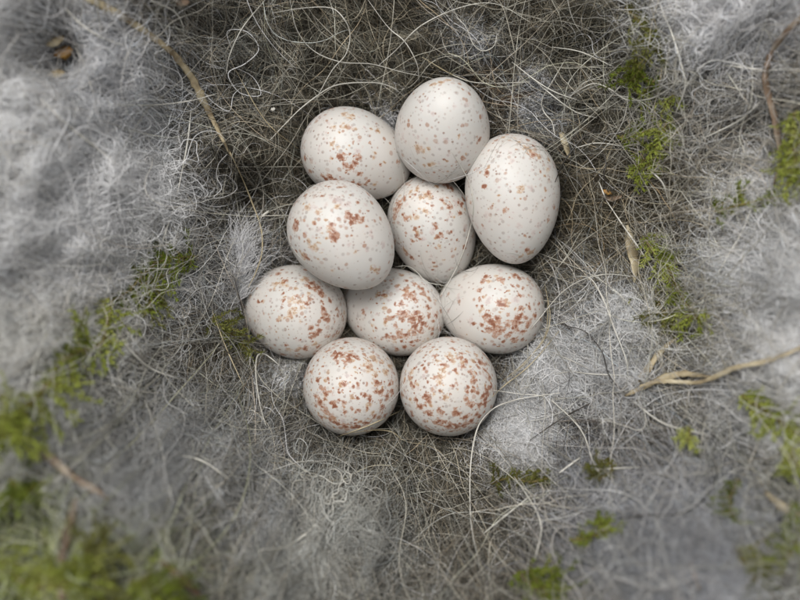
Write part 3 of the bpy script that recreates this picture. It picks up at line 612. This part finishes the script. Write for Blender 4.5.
r = np.random.default_rng(606); Pn, Rn, K = [], [], 14
for k in range(300):
    i = r.integers(len(EC)); a = r.uniform(0, 6.283); e = EGGS[i]; rr_ = 0.66+r.uniform(0.0, 0.14)
    x0, y0 = EC[i][0]+rr_*math.cos(a), EC[i][1]+rr_*math.sin(a)
    if float(egg_dist(x0, y0)) < -0.02: continue
    th = a+math.pi/2+r.normal(0, 0.45); ln = r.uniform(0.25, 0.95); kk = r.normal(0, 0.6)+0.6; pts = []
    for q in range(K):
        t_ = q/(K-1)-0.5; pts.append((x0+math.cos(th+kk*t_)*ln*t_, y0+math.sin(th+kk*t_)*ln*t_))
    zz = np.array([max(float(H(*p))+0.18, egg_top(*p)+0.012) for p in pts]); lo = zz.min()
    if zz.max()-lo > 0.75: continue
    for _ in range(10): zz[1:-1] = np.maximum(zz[1:-1], (zz[:-2]+zz[2:])/2)
    Pn.append([(p[0], p[1], z_) for p, z_ in zip(pts, zz)]); Rn.append(r.uniform(0.0014, 0.0028)*(0.2+0.8*np.sin(np.linspace(0.05, 3.09, K))))
Tn = np.clip(np.array([[0.55, 0.53, 0.48]])*np.exp(r.normal(-0.2, 0.5, (len(Pn), 1))), 0.03, 0.8)
o = hair_obj('rim_hair', np.array(Pn), np.array(Rn), Tn, M_hair, nest); tag(o, kind='stuff')

# ------------------------------------------------------------------ dry stalks and flakes
def stalk(name, pts, r, mat, label, cat, off=0.35, flat=0.45, seed=0, nodes=()):
    W = drape(pts, off); n = len(W); s = np.linspace(0, 1, n); rr = np.random.default_rng(seed)
    prof = np.interp(s, np.linspace(0, 1, len(r)), r)/PX*(1+0.10*rr.normal(size=n))
    V, F = tube(W, prof, 8, flat, 0.8)
    V = V+rr.normal(0, 0.004, V.shape)
    o = mesh_np(name, V, F, mat); rebase(o, *W[0]); return tag(o, label, cat, 'dry plant bits worked into the nest')
stalk('grass_stalk', [(85,-4),(118,14),(150,35),(172,53),(190,75),(202,98),(212,118),(222,138),(232,158)], [4.2, 3.6, 3.0, 3.6, 4.0, 2.6, .8], M_straw, 'long tan grass stalk bending down from the top edge left of the eggs', 'stalk', seed=1)
stalk('grass_stalk', [(640,386),(665,381),(700,382),(735,368),(770,360),(806,346)], [0.8, 2.2, 1.8, 2.6, 2.4, 2], M_straw, 'pale straw running out to the right edge below the right-hand wool', 'stalk', off=0.55, seed=2)
stalk('grass_stalk', [(612,397),(640,378),(660,352),(676,338)], [1, 3, 3.5, 1], M_straw, 'short curved straw under the green moss at the right', 'stalk', seed=3)
stalk('grass_stalk', [(625,396),(650,384),(680,374),(712,377)], [1, 3.2, 3.5, 1.5], M_straw, 'short flat straw crossing the inner end of the long straw', 'stalk', off=0.45, seed=4)
stalk('brown_stalk', [(804,14),(780,40),(768,62),(766,85),(775,120),(780,160),(774,185)], [2, 3, 3, 4, 4.5, 3, 1.5], M_rust, 'rusty brown stalk bent round the bright moss at the right edge', 'stalk', off=0.5, seed=5)
stalk('brown_stalk', [(30,443),(50,458),(72,476),(95,490),(108,498)], [1.5, 3.6, 3.2, 3, 1.2], M_rust, 'thick blurred brown stalk stub in the lower left wall', 'stalk', off=0.55, seed=6)
stalk('brown_stalk', [(76,498),(70,525),(62,560),(62,600)], [2, 4, 3.5, 3], M_rust, 'upright reddish stalk at the bottom left corner', 'stalk', off=0.5, seed=7)
stalk('brown_stalk', [(160,560),(180,578),(200,596)], [2, 4, 2], M_bark, 'dark brown stalk end at the bottom edge left of centre', 'stalk', off=0.5, seed=8)
stalk('brown_stalk', [(762,225),(765,250),(764,285)], [1, 2.6, 2, 1], M_rust, 'short rusty stalk against the tall pale wool at the right', 'stalk', off=0.4, seed=9)
stalk('leaf_flake', [(627,225),(630,240),(635,262),(634,282)], [1.5, 6, 7, 1.5], M_straw, 'tan papery leaf flake between the long oval egg and the right moss', 'leaf', off=0.35, flat=0.18, seed=10)
stalk('bark_flake', [(492,108),(508,100),(526,94),(540,90)], [2, 5, 4, 1.5], M_bark, 'dark brown bark flake above the long oval egg', 'bark', off=0.2, flat=0.4, seed=11)
stalk('leaf_flake', [(561,132),(566,146),(570,158)], [2.5, 4, 2], M_straw, 'small yellowish flake beside a bent black hair', 'leaf', off=0.3, flat=0.25, seed=12)
stalk('leaf_flake', [(601,195),(612,199),(622,196)], [1.5, 3, 1.5], M_rust, 'tiny brown flake right of the long oval egg', 'leaf', off=0.3, flat=0.3, seed=13)
stalk('brown_stalk', [(690,560),(700,590)], [1.5, 2.0], M_rust, 'thin brown bit low in the bottom right wool', 'stalk', off=0.5, seed=14)
stalk('grass_stalk', [(765,492),(785,508),(806,512)], [2, 4, 4], M_straw, 'pale curved straw end at the right edge near the bottom', 'stalk', off=0.5, seed=15)
def husk(px, py, a, b, ang, mat, label, seed, off=0.3, cat='husk', name='seed_husk'):
    x, y, z = at_surf(px, py, off); rr = np.random.default_rng(seed); V, F = [], []; nu, nv = 9, 12
    ca, sa = math.cos(math.radians(ang)), math.sin(math.radians(ang))
    for i in range(nu):
        t = math.pi*(i+0.15)/(nu-0.7)
        for j in range(nv):
            p = 2*math.pi*j/nv; k = 1+0.13*rr.normal(); X = a*math.cos(t)*(1+0.05*rr.normal()); w = b*math.sin(t)**1.2*k
            Y = w*math.cos(p); Z = 0.5*w*math.sin(p)-0.35*abs(Y)
            V.append((x+(X*ca-Y*sa)/PX, y+(X*sa+Y*ca)/PX, z+Z/PX))
    for i in range(nu-1):
        for j in range(nv): F.append((i*nv+j, i*nv+(j+1) % nv, (i+1)*nv+(j+1) % nv, (i+1)*nv+j))
    F.append(tuple(range(nv))[::-1]); F.append(tuple((nu-1)*nv+k for k in range(nv)))
    o = mesh_np(name, V, F, mat); rebase(o, x, y, z); return tag(o, label, cat, 'seed husks and crumbs caught in the lining')
husk(63, 52, 9, 6, 15, M_husk, 'larger ochre husk in the dark hollow at the top left', 1, off=0.6)
husk(55, 41, 9, 4, 25, M_straw, 'pale husk just above the larger ochre husk in the hollow', 2, off=0.55)
husk(56, 74, 8, 4, 10, M_straw, 'pale husk at the lower rim of the top left hollow', 3, off=0.5)
husk(127, 83, 5, 2.6, 75, M_rust, 'tiny reddish seed left of the tan grass stalk', 4, off=0.36)
husk(273, 109, 2.4, 1.8, 20, M_white, 'tiny white crumb at the start of the arching white hair', 5, off=0.45, cat='crumb')
husk(265, 214, 5, 1.6, 40, M_white, 'small white chip beside the long hair left of the clutch', 6, off=0.45, cat='crumb')
husk(182, 2, 7, 4, 0, M_rust, 'brown scale at the top edge right of the tan grass stalk', 7, off=0.35)
husk(607, 192, 5, 2.4, -20, M_husk, 'small ochre scale just right of the long oval egg', 8, off=0.38)

# ------------------------------------------------------------------ downy feather at the leftmost egg
fx, fy, fz = at_surf(232, 300, 0.1)
feather = empty('down_feather', fx, fy, fz); tag(feather, 'white downy feather tucked in between the leftmost egg and the wall', 'feather')
W = drape([(236,306),(239,288),(241,266),(233,246)], 0.26, n=14, over=False); V, F = tube(W, np.linspace(0.45, 0.2, 14)/PX, 6); mesh_np('shaft', V, F, M_white, feather)
r = np.random.default_rng(77); n = 620; s = r.random(n); K = 9
base = W[(s*13).astype(int)]; side = np.where(r.random(n) < 0.62, 1.0, -1.0)
th = math.radians(90)-side*np.radians(r.uniform(-8, 42, n)); ln = r.uniform(0.25, 0.62, n)*np.where(side > 0, 1.15, 0.5); t = np.linspace(0, 1, K)[None]
thc = th[:, None]+side[:, None]*r.uniform(-0.9, 0.7, (n, 1))*t+0.7*np.sin(t*9+r.random((n, 1))*6)*t
x = base[:, 0:1]+np.cumsum(np.cos(thc), 1)*ln[:, None]/K; y = base[:, 1:2]+np.cumsum(np.sin(thc), 1)*ln[:, None]/K
z = np.maximum(base[:, 2:3], H(x, y)+0.20)+0.20*t*r.random((n, 1))
o = hair_obj('barbs', np.stack([x, y, z], -1), 0.0012+0.0018*(1-t)*np.ones((n, 1)), np.clip(0.70*np.exp(r.normal(0, 0.22, (n, 1)))*np.array([[1, 1, 1.02]]), 0, 0.85), M_wool, feather); tag(o, kind='stuff')

# ------------------------------------------------------------------ moss
def moss(pts, width, shoots, mat, label, seed, off=0.3, leaf=0.075, dens=50):
    r = np.random.default_rng(seed); W = drape(pts, off, n=max(10, len(pts)*6), over=False); n = len(W)
    root = empty('moss_sprig', *W[0]); tag(root, label, 'moss', 'green moss sprigs grown into the nest')
    stems, V, F = [], [], []
    def add(vf):
        b = len(V); V.extend(map(tuple, vf[0])); F.extend([tuple(q+b for q in f) for f in vf[1]])
    add(tube(W, np.full(n, 0.016), 5)); stems.append(W)
    for k in range(shoots):
        i = r.integers(0, n-1); d = W[min(i+1, n-1)]-W[max(i-1, 0)]; a = math.atan2(d[1], d[0])+r.choice([-1, 1])*r.uniform(0.3, 1.3)
        ln = width/PX*r.uniform(0.4, 1.5); m = 6; P = [W[i].copy()+r.normal(0, 0.02, 3)]
        for q in range(m-1):
            a += r.normal(0, 0.25); P.append(P[-1]+np.array([math.cos(a), math.sin(a), r.uniform(-0.2, 0.35)])*ln/(m-1))
        P = np.array(P); stems.append(P); add(tube(P, np.linspace(0.010, 0.004, m), 4))
    mesh_np('stem', V, F, M_stem, root)
    LV, LF = [], []
    for P in stems:
        seg = np.linalg.norm(np.diff(P, axis=0), axis=1).sum(); cnt = int(seg*dens*2.2)+6
        for k in range(cnt):
            t = r.random()*(len(P)-1.001); i = int(t); p = P[i]+(P[i+1]-P[i])*(t-i); d = P[i+1]-P[i]; d = d/(np.linalg.norm(d)+1e-9)
            out = r.normal(size=3); out -= d*(out@d); out[2] = abs(out[2])*0.8; out /= np.linalg.norm(out)+1e-9
            ax = d*0.65+out*r.uniform(0.45, 1.0); ax /= np.linalg.norm(ax); L = leaf*r.uniform(0.55, 1.25); w = L*0.115
            sd_ = np.cross(ax, out+0.3*r.normal(size=3)); sd_ /= np.linalg.norm(sd_)+1e-9; nn = np.cross(sd_, ax)
            b = len(LV); tip = p+ax*L-out*L*0.18*r.random()+nn*L*0.1
            LV += [tuple(p-sd_*w*0.5), tuple(p+sd_*w*0.5), tuple(p+ax*L*0.45+sd_*w), tuple(p+ax*L*0.45-nn*w*0.5), tuple(p+ax*L*0.45-sd_*w), tuple(tip)]
            LF += [(b, b+1, b+2, b+3), (b, b+3, b+4), (b+3, b+2, b+5), (b+3, b+5, b+4)]
    o = mesh_np('leaves', LV, LF, mat, root, shade=False); tag(o, kind='stuff')
MOSS = [
 ([(198,256),(178,258),(158,262),(142,276),(130,290),(114,300)], 20, 34, M_moss, 'dark green moss bow at the upper end of the moss trail on the left', .44),
 ([(150,275),(152,295),(145,315)], 14, 14, M_mossd, 'small olive moss tag hanging from the moss bow on the left', .3),
 ([(112,300),(108,322),(100,345),(78,352),(62,362)], 20, 48, M_mossb, 'middle stretch of the green moss trail along the left wall', .66),
 ([(68,358),(55,372),(40,395),(18,412),(0,432)], 24, 46, M_mossb, 'bright blurred moss where the left trail reaches the edge of the picture', .6),
 ([(0,395),(-10,415),(5,440)], 20, 20, M_mossb, 'bright moss knot cut off by the left edge', .6),
 ([(10,480),(22,498),(30,490)], 16, 16, M_moss, 'small green moss patch above the bottom left corner', .5),
 ([(-5,560),(20,580),(50,588),(80,575)], 24, 40, M_mossb, 'yellowish green moss filling the bottom left corner', .5),
 ([(85,560),(100,545),(95,575),(100,600)], 18, 28, M_mossd, 'olive moss at the bottom edge beside the reddish stalk', .5),
 ([(130,580),(150,592),(175,598)], 20, 26, M_moss, 'dark moss along the bottom edge left of centre', .5),
 ([(212,318),(225,330),(240,340),(246,350)], 13, 18, M_mossd, 'faint olive moss just left of the leftmost egg', .22),
 ([(625,8),(640,22),(652,38),(648,60)], 16, 24, M_mossd, 'dark olive moss at the top edge right of centre', .3),
 ([(640,62),(632,75),(640,95),(655,80)], 17, 24, M_moss, 'deep green moss below the dark moss of the top edge', .3),
 ([(672,95),(668,118),(660,138),(648,158),(636,168)], 14, 34, M_mossb, 'curved moss sprig with a lime green lower end, upper right of the eggs', .34),
 ([(618,138),(635,134),(655,130)], 9, 12, M_moss, 'thin moss twig pointing left at the curved lime sprig', .3),
 ([(643,236),(655,254),(668,268),(678,290),(690,310),(704,324)], 15, 56, M_mossb, 'long lime green moss sprig slanting down right of the wool pad', .4),
 ([(655,290),(662,310),(672,322)], 14, 22, M_mossd, 'shaded olive moss under the long lime sprig', .25),
 ([(715,212),(740,205),(765,200),(785,196)], 12, 18, M_moss, 'faint moss streak above the tall pale wool at the right', .4),
 ([(795,112),(790,135),(796,160),(792,182)], 15, 40, M_mossb, 'vivid green moss against the right edge beside the rusty stalk', .5),
 ([(742,395),(760,408),(775,418),(800,436)], 13, 38, M_mossb, 'vivid lime moss sprig at the right edge below the straw', .55),
 ([(785,440),(792,455),(800,470)], 12, 16, M_mossb, 'short lime moss shoot under the vivid sprig at the right', .5),
 ([(690,428),(688,442)], 7, 8, M_mossb, 'tiny lone lime moss tip on the grey wool at the right', .6),
 ([(738,480),(730,500),(732,515)], 12, 20, M_moss, 'green moss between two wool wads near the bottom right', .4),
 ([(608,458),(612,470),(598,480)], 14, 20, M_mossd, 'dark moss at the upper rim of the bluish grey wool wad', .35),
 ([(490,484),(510,478),(530,482),(548,478)], 10, 20, M_mossd, 'thin olive moss line below the small wool sausage', .35),
 ([(570,540),(588,538),(604,528),(598,518)], 10, 22, M_moss, 'small forked moss twig at the left rim of the bluish grey wool', .5),
 ([(518,572),(530,584),(545,594),(552,580)], 18, 28, M_moss, 'green moss at the bottom edge right of the curving white hair', .5),
 ([(735,545),(745,565),(760,585)], 20, 28, M_mossd, 'dim moss in the shade near the bottom right corner', .3),
 ([(790,500),(798,540),(785,560)], 16, 22, M_moss, 'blurred moss cut off by the right edge near the bottom', .4),
]
for i, (pts, w, sh, mt, lab, off) in enumerate(MOSS):
    moss(pts, w*1.35, int(sh*(2.1 if pts[0][0] < 260 else 1.5)), mt, lab, 900+i, off+0.12)
# hairs that run over the moss and the stalks
r = np.random.default_rng(4242); vx, vy, vo = [], [], []
for pts, w, sh, mt, lab, off in MOSS:
    sp = spline(pts, 30)
    for k in range(int(4+sh*1.5)):
        a, b = sp[r.integers(0, 30)]+r.normal(0, w*0.9, 2); q = at(a, b, 1.2+off); vx.append(q[0]); vy.append(q[1]); vo.append(off+r.uniform(-0.02, 0.26))
vx, vy, vo = map(np.array, (vx, vy, vo)); k = egg_dist(vx, vy) > 0.1; vx, vy, vo = vx[k], vy[k], vo[k]
P, R = strands(vx, vy, r.uniform(0, 6.283, len(vx)), 1.2*np.exp(r.normal(0, 0.4, len(vx))), 14, 1.0, vo, r.uniform(0, 0.1, len(vx)), r.uniform(0.0016, 0.0042, len(vx)), 5, 0.04, 0.15)
o = hair_obj('overlying_hair', P, R, np.clip(0.5*tint(P, r, 0.3, 1.5)+0.5*0.5*np.exp(r.normal(0, 0.4, (len(P), 1)))*np.array([[1, 0.98, 0.9]]), 0.02, 0.8), M_hair, nest); tag(o, kind='stuff')
print('objects', len(bpy.data.objects))
